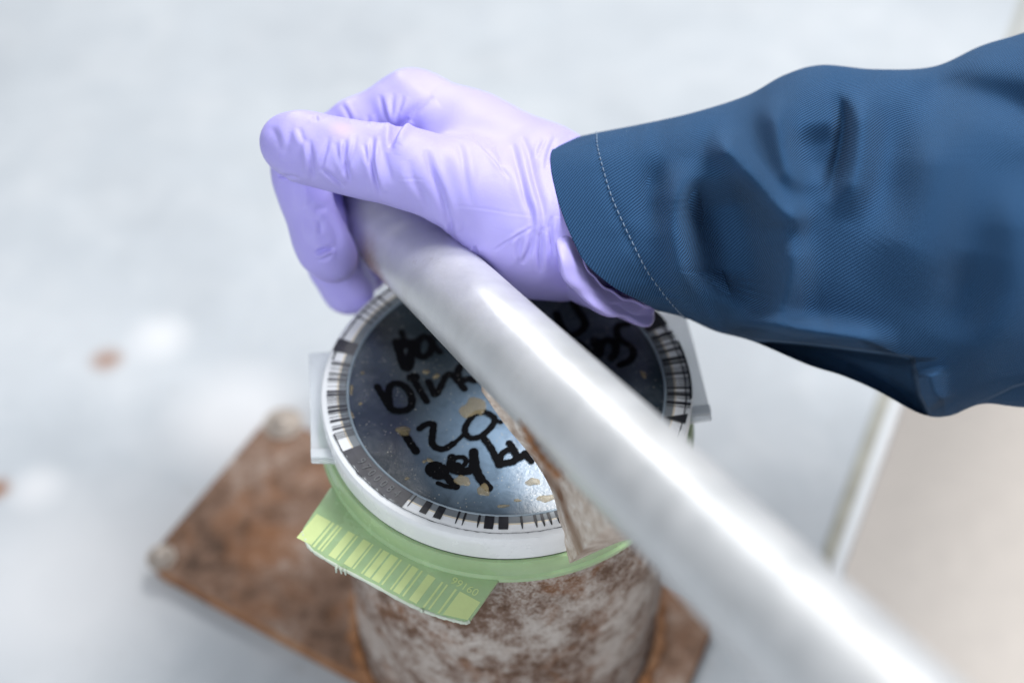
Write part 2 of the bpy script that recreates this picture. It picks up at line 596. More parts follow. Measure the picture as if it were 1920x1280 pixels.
# its rim is rusted orange
base_plate.data.materials.append(EDGE_RUST)
for p in base_plate.data.polygons:
    if abs(p.normal.z) < 0.6:
        p.material_index = 1
RP = 0.0628
prof = []
for i, z in enumerate(np.linspace(PT + 0.0003, ZD - 0.0225, 26)):
    prof.append((RP, float(z)))
prof += [(RP - 0.004, ZD - 0.0225), (RP - 0.004, ZD - 0.06)]
pipe = lathe('pipe', prof, PIPE_RUST, stub, 200)
co = np.empty(len(pipe.data.vertices) * 3); pipe.data.vertices.foreach_get('co', co); co = co.reshape(-1, 3)
ang = np.arctan2(co[:, 1], co[:, 0])
dr = 0.0005 * (np.sin(ang * 7 + co[:, 2] * 90) + np.sin(ang * 13 - co[:, 2] * 140)) * 0.5 + rng.normal(0, 0.00012, len(co))
co[:, :2] *= (1 + dr / RP)[:, None]
pipe.data.vertices.foreach_set('co', co.ravel())
wp = []
for a in np.linspace(0, 2 * math.pi, 240, endpoint=False):
    wp.append((RP + 0.001, a))
vs, fs = [], []
for i, (r, a) in enumerate(wp):
    rr = 0.0042 + 0.0006 * math.sin(a * 46) + 0.0004 * math.sin(a * 23 + 1)
    for k in range(8):
        t = math.pi * (k / 7) * 0.5
        vs.append(((r + rr * math.cos(t)) * math.cos(a), (r + rr * math.cos(t)) * math.sin(a), PT + 0.0003 + rr * math.sin(t)))
n = len(wp)
for i in range(n):
    for k in range(7):
        fs.append((i * 8 + k, ((i + 1) % n) * 8 + k, ((i + 1) % n) * 8 + k + 1, i * 8 + k + 1))
mesh_obj('weld_bead', vs, fs, EDGE_RUST, stub)


def dome_bolt(c, r, h, lab=None):
    prof = [(r * 1.45, 0), (r * 1.45, h * 0.25), (r * 1.0, h * 0.28)]
    prof += [(r * math.cos(t), h * 0.28 + h * 0.72 * math.sin(t)) for t in np.linspace(0.15, 1.5, 7)] + [(0.0001, h)]
    prof = [(a, b + c[2] + 0.0002) for a, b in prof]
    o = lathe('bolt', prof, BOLT, stub, 24, (c[0], c[1]))
    if lab:
        o['label'] = lab
    return o


dome_bolt(onz(303, 1046, PT), 0.0045, 0.0045)
dome_bolt(onz(531, 795, PT), 0.0065, 0.0035)

# ------------------------------------------------------------------ green tray with its tab
tray = thing('round_tray', 'green round plastic tray with a barcode tab, lying on top of the rusty pipe', 'tray', (0, 0, ZD - 0.0222))
zt = ZD - 0.0125
prof = [(0.0, ZD - 0.0205), (0.050, ZD - 0.0205), (0.0635, ZD - 0.0205), (0.0636, zt - 0.0006), (0.0640, zt), (0.0652, zt), (0.0657, zt - 0.0007),
        (0.0660, ZD - 0.0190), (0.0668, ZD - 0.0200), (0.0668, ZD - 0.0217), (0.0663, ZD - 0.0221), (0.05, ZD - 0.0221), (0.0, ZD - 0.0221)]
lathe('tray_body', prof, GREEN_PL, tray, 200)
zb = ZD - 0.0204
tabpx = [(620, 912), (569, 988), (566, 996), (571, 1008), (585, 1030), (630, 1058), (700, 1095), (760, 1128), (812, 1150), (850, 1161), (872, 1166), (881, 1163), (940, 1080), (760, 960)]
tab = prism('tab', [onz(u, v, zb) for u, v in tabpx], 0.0014, GREEN_PL, tray, 0.0003)
i0 = onz(594, 963, zb); i1 = onz(903, 1130, zb)
e1 = (i1 - i0) / np.linalg.norm(i1 - i0)
e2 = np.array([e1[1], -e1[0], 0.0])
if e2[1] > 0:
    e2 = -e2
bars = [(594, 622), (624.7, 629), (634, 638), (640.6, 644), (655.6, 669), (672, 675), (684.6, 699), (701.5, 704.5), (717, 720), (723, 734), (737, 751), (755, 758),
        (771, 774), (777, 789), (793.5, 796.6), (806, 820), (831, 834.5), (840, 843), (855.5, 859), (864, 901)]
vs, fs = [], []
LT = np.linalg.norm(i1 - i0)
outer_line = [onz(u, v, zb) for u, v in tabpx[3:12]]


def outer_dist(p):
    """how far the tab reaches outwards from p"""
    best = 0.012
    for a, b in zip(outer_line[:-1], outer_line[1:]):
        A = np.array([[e2[0], -(b - a)[0]], [e2[1], -(b - a)[1]]])
        try:
            t, s = np.linalg.solve(A, (a - p)[:2])
        except np.linalg.LinAlgError:
            continue
        if -0.01 <= s <= 1.01 and t > 0:
            best = min(best, t)
    return best


bar_parts = []
for (xa, xb) in bars:
    pa = i0 + e1 * LT * (xa - 594) / 309; pb = i0 + e1 * LT * (xb - 594) / 309
    b = len(vs)
    zz = np.array([0, 0, 0.00012])
    da, db = outer_dist(pa) - 0.0007, outer_dist(pb) - 0.0007
    o = mesh_obj('barcode_bar', [pa + zz, pb + zz, pb + e2 * db + zz, pa + e2 * da + zz], [(0, 3, 2, 1)], LIME, tab, False)
    bar_parts.append(o)


rim = catmull(np.array([onz(u, v, zb) + np.array([0, 0, -0.0004]) for u, v in tabpx[2:12]]), 70)
vs, fs = sweep(rim, 0.00055 + 0.00018 * np.sin(np.arange(70) * 2.3) * np.sin(np.arange(70) * 0.9), 8)
mesh_obj('worn_edge', vs, fs, EDGE_PALE, tab)
for (u, v, du, dv, z2) in ((632, 1062, -2, 8, -0.001), (638, 1065, 2, 7, -0.001), (645, 1068, 3, 6, -0.001), (790, 1144, 2, 4, 0.0)):
    p0 = onz(u, v, zb); p1 = onz(u + du * 0.6, v + dv * 0.5, zb) + np.array([0, 0, 0.0006]); p2 = onz(u + du, v + dv, zb) + np.array([0, 0, z2])
    vs, fs = sweep(catmull(np.array([p0, p1, p2]), 8), np.linspace(0.0007, 0.0003, 8), 6)
    mesh_obj('torn_fibre', vs, fs, EDGE_PALE, tab)


def text_mesh(name, body, size, mat, parent, origin, ex, ey, lift=0.0002, align='CENTER'):
    cu = bpy.data.curves.new(name, 'FONT')
    cu.body = body
    cu.size = size
    cu.align_x = align
    cu.align_y = 'CENTER'
    cu.resolution_u = 3
    tmp = bpy.data.objects.new(name, cu)
    COL.objects.link(tmp)
    dg = bpy.context.evaluated_depsgraph_get()
    me = bpy.data.meshes.new_from_object(tmp.evaluated_get(dg))
    vs = [np.asarray(origin) + np.asarray(ex) * v.co.x + np.asarray(ey) * v.co.y + np.array([0, 0, lift]) for v in me.vertices]
    fs = [tuple(p.vertices) for p in me.polygons]
    bpy.data.objects.remove(tmp)
    bpy.data.curves.remove(cu)
    bpy.data.meshes.remove(me)
    return mesh_obj(name, vs, fs, mat, parent, False)


text_mesh('printed_number', '99160', 0.0040, LIME, tab, onz(871, 1100, zb), e1 * 1.02, -e2)

# ------------------------------------------------------------------ the dish with its window, barcode ring and handwriting
dish = thing('sample_dish', 'white round dish with dark handwritten window and black barcode ring, lying in the green tray', 'dish', (0, 0, ZD - 0.0122))
RW = 0.0550
zr = ZD
prof = [(0.0600, zr - 0.0002), (0.0630, zr - 0.0003), (0.0640, zr - 0.0007), (0.0645, zr - 0.0016), (0.0646, zr - 0.004), (0.0643, zr - 0.0115), (0.0632, zr - 0.0122), (0.05, zr - 0.0122), (0.0, zr - 0.0122)]
lathe('wall', prof, WHITE_PL, dish, 240)
lathe('grey_band', [(0.0556, zr - 0.0004), (0.0582, zr - 0.0002)], GREY_PL, dish, 240)
lathe('cream_band', [(0.0582, zr - 0.0002), (0.0588, zr - 0.00015)], CREAM_PL, dish, 240)
lathe('white_band', [(0.0588, zr - 0.00015), (0.0602, zr - 0.00015)], WHITE_PL, dish, 240)
prof = [(0.0551 + 0.00045 * math.cos(t), zr - 0.0006 + 0.00045 * math.sin(t)) for t in np.linspace(math.pi * 1.15, -0.3, 9)]
lathe('clear_bead', prof, BEAD_PL, dish, 240)
# window: a slightly dished disc
prof = [(r, zr - 0.0010 + 0.00030 * (r / RW) ** 2) for r in np.linspace(0.0, 0.0550, 24)]
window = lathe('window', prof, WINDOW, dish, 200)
zw = zr - 0.0008


def ring_angle(u, v, z=ZD):
    p = onz(u, v, z)
    return math.atan2(p[1], p[0])


def ring_print(name, a0, a1, r0, r1, mat, taper=1.0, lift=0.00018, ragged=0.0):
    n = max(2, int(abs(a1 - a0) / 0.02) + 2)
    am = 0.5 * (a0 + a1)
    vs, fs = [], []
    for i, a in enumerate(np.linspace(a0, a1, n)):
        ao = am + (a - am) * taper
        ro = r1 - (ragged * rng.random() if 0 < i < n - 1 else 0)
        vs += [(r0 * math.cos(a), r0 * math.sin(a), zr + lift - 0.0004), (0.5 * (r0 + r1) * math.cos(a), 0.5 * (r0 + r1) * math.sin(a), zr + lift - 0.0001), (ro * math.cos(ao), ro * math.sin(ao), zr + lift)]
    for i in range(n - 1):
        for k in range(2):
            fs.append((i * 3 + k, i * 3 + k + 1, i * 3 + k + 4, i * 3 + k + 3))
    me = mesh_obj(name, vs, fs, mat, dish, False)
    return me


# left group: thin radial bars
for (y, w) in ((189, 5), (210, 18), (246, 4), (264, 4), (299, 15), (322, 5), (350, 18), (376, 4), (414, 4), (460, 22), (490, 22), (515, 5), (527, 4), (541, 5), (560, 5), (584, 4), (601, 18), (635, 26), (660, 5), (690, 5), (725, 22), (775, 6), (800, 18), (840, 5), (852, 5), (870, 6), (886, 5), (900, 5)):
    yy = 640 + y / 4.923; hw = 0.5 * w / 4.923
    xm = 635
    ring_print('barcode_bar', ring_angle(xm, yy - hw), ring_angle(xm, yy + hw), 0.0555, 0.0622, PRINT_GREY)
# front group: wide and thin bars
for (x, y, w, tp) in ((85, 60, 16, 0.5), (205, 130, 75, 1.0), (330, 170, 78, 1.0), (488, 225, 20, 0.3), (546, 240, 20, 0.3), (680, 255, 22, 0.3), (775, 265, 88, 0.92), (905, 262, 90, 0.92), (1070, 255, 24, 0.3), (1195, 240, 28, 0.3), (1260, 230, 28, 0.3), (1322, 220, 28, 0.3), (1400, 205, 40, 0.8), (1480, 190, 24, 0.4), (1545, 175, 30, 0.4)):
    X = 760 + x / 4.92; Y = 920 + y / 4.92; hw = 0.5 * w / 4.92
    ring_print('barcode_bar', ring_angle(X - hw, Y), ring_angle(X + hw, Y), 0.0556, 0.0608, PRINT, tp)
# right group
for (y, w) in ((250, 30), (285, 12), (330, 14), (380, 20), (450, 26), (482, 18), (520, 5), (537, 5), (560, 18), (600, 8), (620, 5), (641, 5), (665, 16), (700, 9), (716, 16), (740, 5), (775, 20), (800, 5)):
    yy = 560 + y / 4.0; hw = 0.5 * w / 4.0
    ring_print('barcode_bar', ring_angle(1262, yy - hw), ring_angle(1262, yy + hw), 0.0556, 0.0640, PRINT)
a0 = ring_angle(1272, 640); a1 = ring_angle(1272, 745)
ring_print('label_edge', a0, a1, 0.0634, 0.0643, PRINT)
p = [onz(1244, 783, ZD), onz(1290, 776, ZD), onz(1285, 794, ZD)]
mesh_obj('label_corner', [q + np.array([0, 0, 0.0003]) for q in p], [(0, 2, 1)], PRINT, dish, False)
# upper left: block and short thick bars
ring_print('label_block', ring_angle(645, 637), ring_angle(640, 661), 0.0555, 0.0634, PRINT_GREY)
for (ua, va, ub, vb) in ((672, 597, 680, 603), (683, 588, 687, 592), (692, 580, 696, 584), (701, 572, 704, 576), (708, 560, 722, 573)):
    ring_print('barcode_bar', ring_angle(ua + 8, va), ring_angle(ub + 8, vb), 0.0556, 0.0630, PRINT)
# upper right: black block
ring_print('label_block', ring_angle(1243, 612), ring_angle(1215, 588), 0.0556, 0.0642, PRINT)
# lower left: grey block with the number
lb = ring_print('label_block', ring_angle(656, 841), ring_angle(757, 946), 0.0557, 0.0624, PRINT_GREY, 1.0, 0.00018, 0.0011)
le = ring_print('label_edge', ring_angle(612, 672), ring_angle(621, 815), 0.0619, 0.0626, PRINT_GREY, 1.0, 0.0002, 0.0005)
ra = ring_angle(672, 868); rb = ring_angle(745, 925)
for i, ch in enumerate('9700084'):
    a = ra + (rb - ra) * i / 6
    er = np.array([math.cos(a), math.sin(a), 0]); et = np.array([-math.sin(a), math.cos(a), 0])
    text_mesh('printed_digit', ch, 0.0044, NUMBER, lb, er * 0.0588 + np.array([0, 0, zr]), et * 0.8, -er, 0.0003)
# bars on the part of the ring behind the hand
for k in range(22):
    a = math.radians(52 + k * 3.6)
    ring_print('barcode_bar', a, a + math.radians(random.choice((0.6, 1.0, 1.9))), 0.0556, 0.0630, PRINT)


def stroke_mesh(strokes, z, closed_cap=10):
    """marker strokes lying on the window: ribbons with round ends"""
    vs, fs = [], []
    for pts, w in strokes:
        P = np.array([onz(u, v, z) for u, v in pts])
        if len(P) > 2:
            P = catmull(P, 6 * len(P))
        elif len(P) == 2:
            P = np.linspace(P[0], P[1], 8)
        r = 0.60 * w * 0.49 / FPX
        jit = 1 + 0.07 * np.sin(np.arange(len(P)) * 1.3 + len(vs)) + 0.04 * np.sin(np.arange(len(P)) * 2.9)
        T = np.gradient(P, axis=0) if len(P) > 1 else np.array([[1.0, 0, 0]])
        nn = np.linalg.norm(T, axis=1)[:, None]
        T = np.where(nn > 0, T / np.maximum(nn, 1e-9), [1, 0, 0])
        N = np.stack([-T[:, 1], T[:, 0], 0 * T[:, 0]], -1)
        zz = z + 0.00002 * (len(fs) % 5)
        b = len(vs)
        for p, q, j in zip(P, N, jit):
            vs += [p + q * r * j, p + np.array([0, 0, 0.00009]), p - q * r * j]
        for i in range(len(P) - 1):
            for k in range(2):
                fs.append((b + i * 3 + k, b + i * 3 + k + 1, b + i * 3 + k + 4, b + i * 3 + k + 3))
        for p, d, q in ((P[0], -T[0], N[0]), (P[-1], T[-1], N[-1])):
            c = len(vs)
            vs.append(p + np.array([0, 0, 0.00009]))
            for k in range(closed_cap + 1):
                t = math.pi * k / closed_cap
                vs.append(p + r * (q * math.cos(t) + d * math.sin(t)))
            for k in range(closed_cap):
                fs.append((c, c + 1 + k, c + 2 + k))
    return vs, fs


def writing(strokes):
    vs, fs = stroke_mesh(strokes, zw + 0.0003)
    return mesh_obj('handwriting', vs, fs, INK, dish)


writing([([(743, 640), (748, 655), (757, 684), (764, 690), (768, 682), (770, 668), (774, 646)], 15), ([(746, 640), (760, 643), (775, 642)], 15), ([(752, 650), (772, 648)], 10),
         ([(783, 640), (794, 631), (807, 636), (810, 650), (803, 664), (791, 669), (782, 661), (781, 648), (783, 640)], 13), ([(806, 638), (815, 650), (824, 660)], 11),
         ([(752, 622), (760, 640)], 10)])
writing([([(707, 724), (717, 741), (728, 759)], 11), ([(728, 757), (735, 767), (749, 770), (764, 767), (772, 756), (769, 737), (757, 723), (742, 718), (731, 724), (728, 740), (730, 757)], 12),
         ([(773, 707), (776, 707)], 19), ([(776, 712), (787, 731), (800, 752)], 11),
         ([(803, 715), (809, 727), (816, 740), (825, 727), (835, 706), (845, 701), (856, 711), (871, 729)], 11), ([(862, 687), (858, 700), (863, 713), (877, 710), (890, 713)], 12), ([(890, 700), (905, 715)], 11)])
writing([([(756, 809), (768, 828), (780, 846)], 12), ([(787, 803), (799, 795), (812, 795), (811, 812), (810, 829), (818, 839), (833, 841), (850, 831)], 11), ([(850, 831), (860, 823), (870, 813)], 7),
         ([(878, 790), (890, 776), (907, 772), (921, 778), (928, 786), (921, 800), (903, 816), (885, 821), (874, 814), (872, 802), (878, 790)], 10), ([(926, 786), (940, 791)], 7)])
writing([([(815, 879), (824, 884)], 30), ([(835, 890), (845, 902), (855, 912)], 12), ([(855, 913), (840, 912), (821, 905)], 7),
         ([(847, 857), (847, 877), (867, 884), (885, 878), (888, 862), (888, 846)], 14), ([(850, 862), (857, 857), (869, 857), (874, 864), (871, 871)], 8), ([(858, 872), (866, 880)], 12),
         ([(888, 846), (892, 877), (902, 898), (916, 914)], 14),
         ([(905, 818), (921, 840), (936, 871)], 11), ([(936, 871), (950, 867), (961, 865), (971, 857)], 12), ([(937, 868), (940, 852), (952, 843), (962, 845), (970, 857)], 10), ([(955, 830), (962, 840), (973, 858), (983, 850), (988, 848)], 11), ([(984, 850), (996, 864)], 10)])
writing([([(1176, 607), (1160, 610), (1156, 622), (1164, 637), (1181, 648), (1188, 661), (1181, 675), (1162, 684)], 12),
         ([(1114, 637), (1118, 652), (1123, 666), (1126, 650), (1129, 641), (1143, 637), (1154, 646), (1154, 660), (1147, 671)], 13), ([(1118, 640), (1126, 645), (1124, 655)], 14),
         ([(1043, 588), (1052, 610), (1069, 628), (1089, 620), (1097, 605), (1083, 581), (1075, 568)], 13), ([(1085, 640), (1096, 651), (1112, 664)], 11)])


def droplet(u, v, rx, ry, rot=0.0, h=0.0007, seed=0):
    """a flattened dried drop on the window"""
    c = onz(u, v, zw)
    r_ = random.Random(seed * 31 + int(u))
    k = 0.484 / FPX
    ph = [r_.uniform(0, 6.28) for _ in range(3)]
    vs, fs = [], []
    n = 18
    for j, q in enumerate((1.0, 0.85, 0.55)):
        for i in range(n):
            a = 2 * math.pi * i / n
            w = 1 + 0.14 * math.sin(2 * a + ph[0]) + 0.12 * math.sin(3 * a + ph[1]) + 0.09 * math.sin(5 * a + ph[2])
            x = rx * k * q * w * math.cos(a); y = ry * k * 1.3 * q * w * math.sin(a)
            vs.append((c[0] + x * math.cos(rot) - y * math.sin(rot), c[1] + x * math.sin(rot) + y * math.cos(rot), zw + 0.00005 + h * (0, 0.55, 0.95)[j]))
    vs.append((c[0], c[1], zw + 0.00005 + h))
    for j in range(2):
        for i in range(n):
            i2 = (i + 1) % n
            fs.append((j * n + i, j * n + i2, (j + 1) * n + i2, (j + 1) * n + i))
    for i in range(n):
        fs.append((2 * n + i, 2 * n + (i + 1) % n, 3 * n))
    return mesh_obj('dried_drop', vs, fs, DROP, dish)


for i, (u, v, a, b, r) in enumerate(((888, 765, 30, 24, 0.2), (757, 808, 17, 12, 0.1), (866, 901, 17, 13, 0.0), (907, 918, 16, 12, 0.1), (999, 903, 15, 9, 0.2), (1024, 934, 22, 7, 0.25), (970, 938, 9, 3, 0.1),
                                     (943, 949, 13, 3, 0.15), (659, 731, 4, 12, 0), (659, 778, 4, 11, 0.2), (799, 697, 8, 6, 0.4), (818, 705, 8, 6, 0.6), (806, 863, 10, 4, -0.3), (796, 865, 6, 3, 0.2), (763, 897, 6, 3, 0), (1207, 702, 7, 9, 0.2), (680, 699, 5, 3, 0.2), (676, 757, 5, 3, 0))):
    droplet(u, v, 0.82 * a, 0.8 * b, r, 0.0006 if a > 10 else 0.0004, i)
# side tabs of frosted plastic
zt1 = ZD - 0.0068


def frosted_tab(px, stop_px):
    t = prism('side_tab', [onz(u, v, zt1) for u, v in px], 0.0016, TAB_PL, dish, 0.0004)
    prism('stop_rib', [onz(u, v, zt1) + np.array([0, 0, 0.0016]) for u, v in stop_px], 0.0015, TAB_PL, t, 0.0003)
    return t


frosted_tab([(579, 662), (583, 864), (645, 866), (640, 760), (650, 656)], [(583, 846), (583.5, 862), (640, 862), (634, 844)])
frosted_tab([(1225, 582), (1286, 592), (1300, 640), (1318, 712), (1335, 784), (1280, 792), (1262, 740), (1255, 660)], [(1298, 766), (1296, 783), (1333, 779), (1330, 762)])

# ------------------------------------------------------------------ the lever: bent tube with its iron bracket
RT_ = 0.0146
A = at(838, 536, 0.478); B = at(1517, 1192, 0.3095)
dirv = (B - A) / np.linalg.norm(B - A)
lever = thing('lever_handle', 'bent pale aluminium tube lever with a rusty white bracket pressing on the dish', 'lever', tuple(map(float, at(1070, 1050, 0.44))))
bend = [at(u, v, d) for u, v, d in ((686, 258, 0.568), (689, 315, 0.552), (703, 372, 0.536))] + [A - dirv * 0.052, A - dirv * 0.036]
path = list(catmull(np.array(bend + [A, A + dirv * 0.03]), 60))
path += [A + dirv * s for s in np.linspace(0.034, 0.36, 60)]
vs, fs = sweep(path, RT_, 72)
tube = mesh_obj('tube', vs, fs, TUBE, lever)
# bracket: a bent sheet running from the tube down to the tray's rim
top_px = [(900, 640), (985, 715), (1060, 790), (1120, 850), (1180, 905), (1230, 955), (1290, 1010)]
bot_px = [(903, 733), (950, 800), (998, 858), (1034, 920), (1052, 990), (1068, 1056), (1184, 1004)]


def tube_depth(u, v):
    # depth of the tube's axis nearest to that line of sight
    best = None
    for s in np.linspace(-0.02, 0.3, 400):
        p = A + dirv * s
        uu, vv, dd = proj(p)
        q = (uu - u) ** 2 + (vv - v) ** 2
        if best is None or q < best[0]:
            best = (q, dd)
    return best[1]


def zplane_depth(u, v, z):
    return float((onz(u, v, z) - CAM) @ FW)


d_tip = zplane_depth(1068, 1056, ZD - 0.0115); d_end = zplane_depth(1184, 1004, ZD - 0.0115)
bd = [tube_depth(900, 690) + 0.006]
tipd = d_tip
for i, (u, v) in enumerate(bot_px[1:5]):
    t = (i + 1) / 5.0
    bd.append(bd[0] * (1 - t) + tipd * t)
bd += [d_tip, d_end]
top = np.array([at(u, v, tube_depth(u, v) + 0.004) for u, v in top_px])
bot = np.array([at(u, v, d) for (u, v), d in zip(bot_px, bd)])
na, nb = 60, 16
tc_ = catmull(top, na); bc_ = np.vstack([catmull(bot[:6], 44), np.linspace(bot[5], bot[6], 17)[1:]])
grid = np.array([[tc_[i] * (1 - j / (nb - 1)) + bc_[i] * (j / (nb - 1)) for j in range(nb)] for i in range(na)])
# thickness along the sheet's normal
gu = np.gradient(grid, axis=0); gv = np.gradient(grid, axis=1)
gn = np.cross(gu, gv); gn /= np.linalg.norm(gn, axis=2)[..., None] + 1e-12
if (gn.mean((0, 1)) @ FW) < 0:
    gn = -gn
gn = np.broadcast_to(gn.mean((0, 1)) / np.linalg.norm(gn.mean((0, 1))), gn.shape)
back = grid + gn * 0.003 + RT * -0.0015
vs = list(grid.reshape(-1, 3)) + list(back.reshape(-1, 3))
fs = []
N0 = na * nb
for i in range(na - 1):
    for j in range(nb - 1):
        a, b, c, d = i * nb + j, i * nb + j + 1, (i + 1) * nb + j + 1, (i + 1) * nb + j
        fs += [(a, b, c, d), (N0 + d, N0 + c, N0 + b, N0 + a)]
for i in range(na - 1):
    for j in (0, nb - 1):
        a, d = i * nb + j, (i + 1) * nb + j
        fs.append((a, d, N0 + d, N0 + a))
for j in range(nb - 1):
    for i in (0, na - 1):
        a, b = i * nb + j, i * nb + j + 1
        fs.append((a, b, N0 + b, N0 + a))
br = mesh_obj('bracket', vs, fs, BRACKET, lever)
br['label'] = 'rust-spotted white iron bracket under the tube'
auto_smooth(br, 40)
# weld seam along the tube's lower flank
seam = catmull(np.array([at(u, v, tube_depth(u, v) - off) for u, v, off in ((975, 768, 0.010), (985, 800, 0.0095), (1000, 835, 0.008), (1025, 868, 0.006), (1050, 895, 0.005))]), 30)
vs, fs = sweep(seam, 0.0011 + 0.0003 * np.sin(np.arange(30) * 1.7), 10)
mesh_obj('weld_seam', vs, fs, EDGE_RUST, br)

# ------------------------------------------------------------------ the person: gloved right hand and sleeve
person = thing('person', 'person in dark blue twill sleeve and lilac glove, right hand gripping the tube', 'person', tuple(map(float, at(1300, 430, 0.50))))


def smin(a, b, k):
    h = np.clip(0.5 + 0.5 * (b - a) / k, 0, 1)
    return b * (1 - h) + a * h - k * h * (1 - h)


def cone(P, a, b, ra, rb):
    ab = b - a
    t = np.clip(((P - a) @ ab) / (ab @ ab), 0, 1)
    return np.linalg.norm(P - a - t[:, None] * ab, axis=1) - (ra + (rb - ra) * t)


def chain(P, joints, k):
    d = None
    for (u, v, dd, r), (u2, v2, d2, r2) in zip(joints[:-1], joints[1:]):
        q = cone(P, at(u, v, dd), at(u2, v2, d2), r, r2)
        d = q if d is None else smin(d, q, k)
    return d


THUMB = [(975, 405, 0.4830, 0.0215), (862, 345, 0.4745, 0.0142), (765, 316, 0.4700, 0.0122), (690, 302, 0.4705, 0.0113), (625, 289, 0.4705, 0.0108), (572, 276, 0.4735, 0.0105), (543, 268, 0.4760, 0.0098)]
INDEX = [(790, 222, 0.5030, 0.0150), (772, 214, 0.5030, 0.0148), (680, 247, 0.5030, 0.0116), (575, 290, 0.5010, 0.0098), (560, 318, 0.4985, 0.0086), (565, 350, 0.4980, 0.0078), (577, 385, 0.4980, 0.0078), (596, 438, 0.4985, 0.0084), (611, 468, 0.5000, 0.0086), (627, 487, 0.5030, 0.0082)]
MIDDLE = [(790, 245, 0.5250, 0.0140), (700, 262, 0.5250, 0.0115), (596, 300, 0.5230, 0.0105), (585, 345, 0.5200, 0.0095), (600, 420, 0.5200, 0.0090), (628, 500, 0.5240, 0.0086), (650, 540, 0.5290, 0.0083), (660, 546, 0.5310, 0.0080)]
RING = [(800, 272, 0.5450, 0.0135), (710, 290, 0.5450, 0.0110), (612, 325, 0.5430, 0.0100), (606, 390, 0.5400, 0.0092), (630, 480, 0.5420, 0.0086), (665, 530, 0.5450, 0.0078)]
LITTLE = [(815, 300, 0.5620, 0.0120), (725, 320, 0.5600, 0.0096), (640, 350, 0.5580, 0.0088), (640, 410, 0.5560, 0.0080), (665, 480, 0.5580, 0.0074), (695, 515, 0.5600, 0.0068)]


def hand_sdf(P):
    palm = chain(P, [(1130, 412, 0.4985, 0.0200), (1040, 388, 0.4980, 0.0220), (985, 345, 0.4945, 0.0205), (880, 275, 0.4970, 0.0172), (785, 222, 0.5025, 0.0152)], 0.010)
    palm = smin(palm, chain(P, [(1040, 400, 0.5050, 0.0235), (900, 310, 0.5150, 0.0165), (790, 248, 0.5250, 0.0142)], 0.01), 0.010)
    palm = smin(palm, chain(P, [(1040, 415, 0.5130, 0.0210), (900, 330, 0.5350, 0.0145), (800, 270, 0.5450, 0.0135)], 0.01), 0.010)
    palm = smin(palm, chain(P, [(1040, 420, 0.5150, 0.0200), (910, 355, 0.5500, 0.0132), (815, 298, 0.5610, 0.0120)], 0.01), 0.010)
    thumb = chain(P, THUMB, 0.006)
    palm = smin(palm, thumb, 0.007)
    palm = smin(palm, cone(P, at(1010, 430, 0.4870), at(965, 412, 0.4830), 0.0205, 0.0160), 0.010)
    palm = smin(palm, cone(P, at(1060, 450, 0.4960), at(1000, 445, 0.4930), 0.0200, 0.0190), 0.010)
    f = chain(P, INDEX, 0.005)
    for g in (MIDDLE, RING, LITTLE):
        f = smin(f, chain(P, g, 0.005), 0.0012)
    return smin(palm, f, 0.0022)


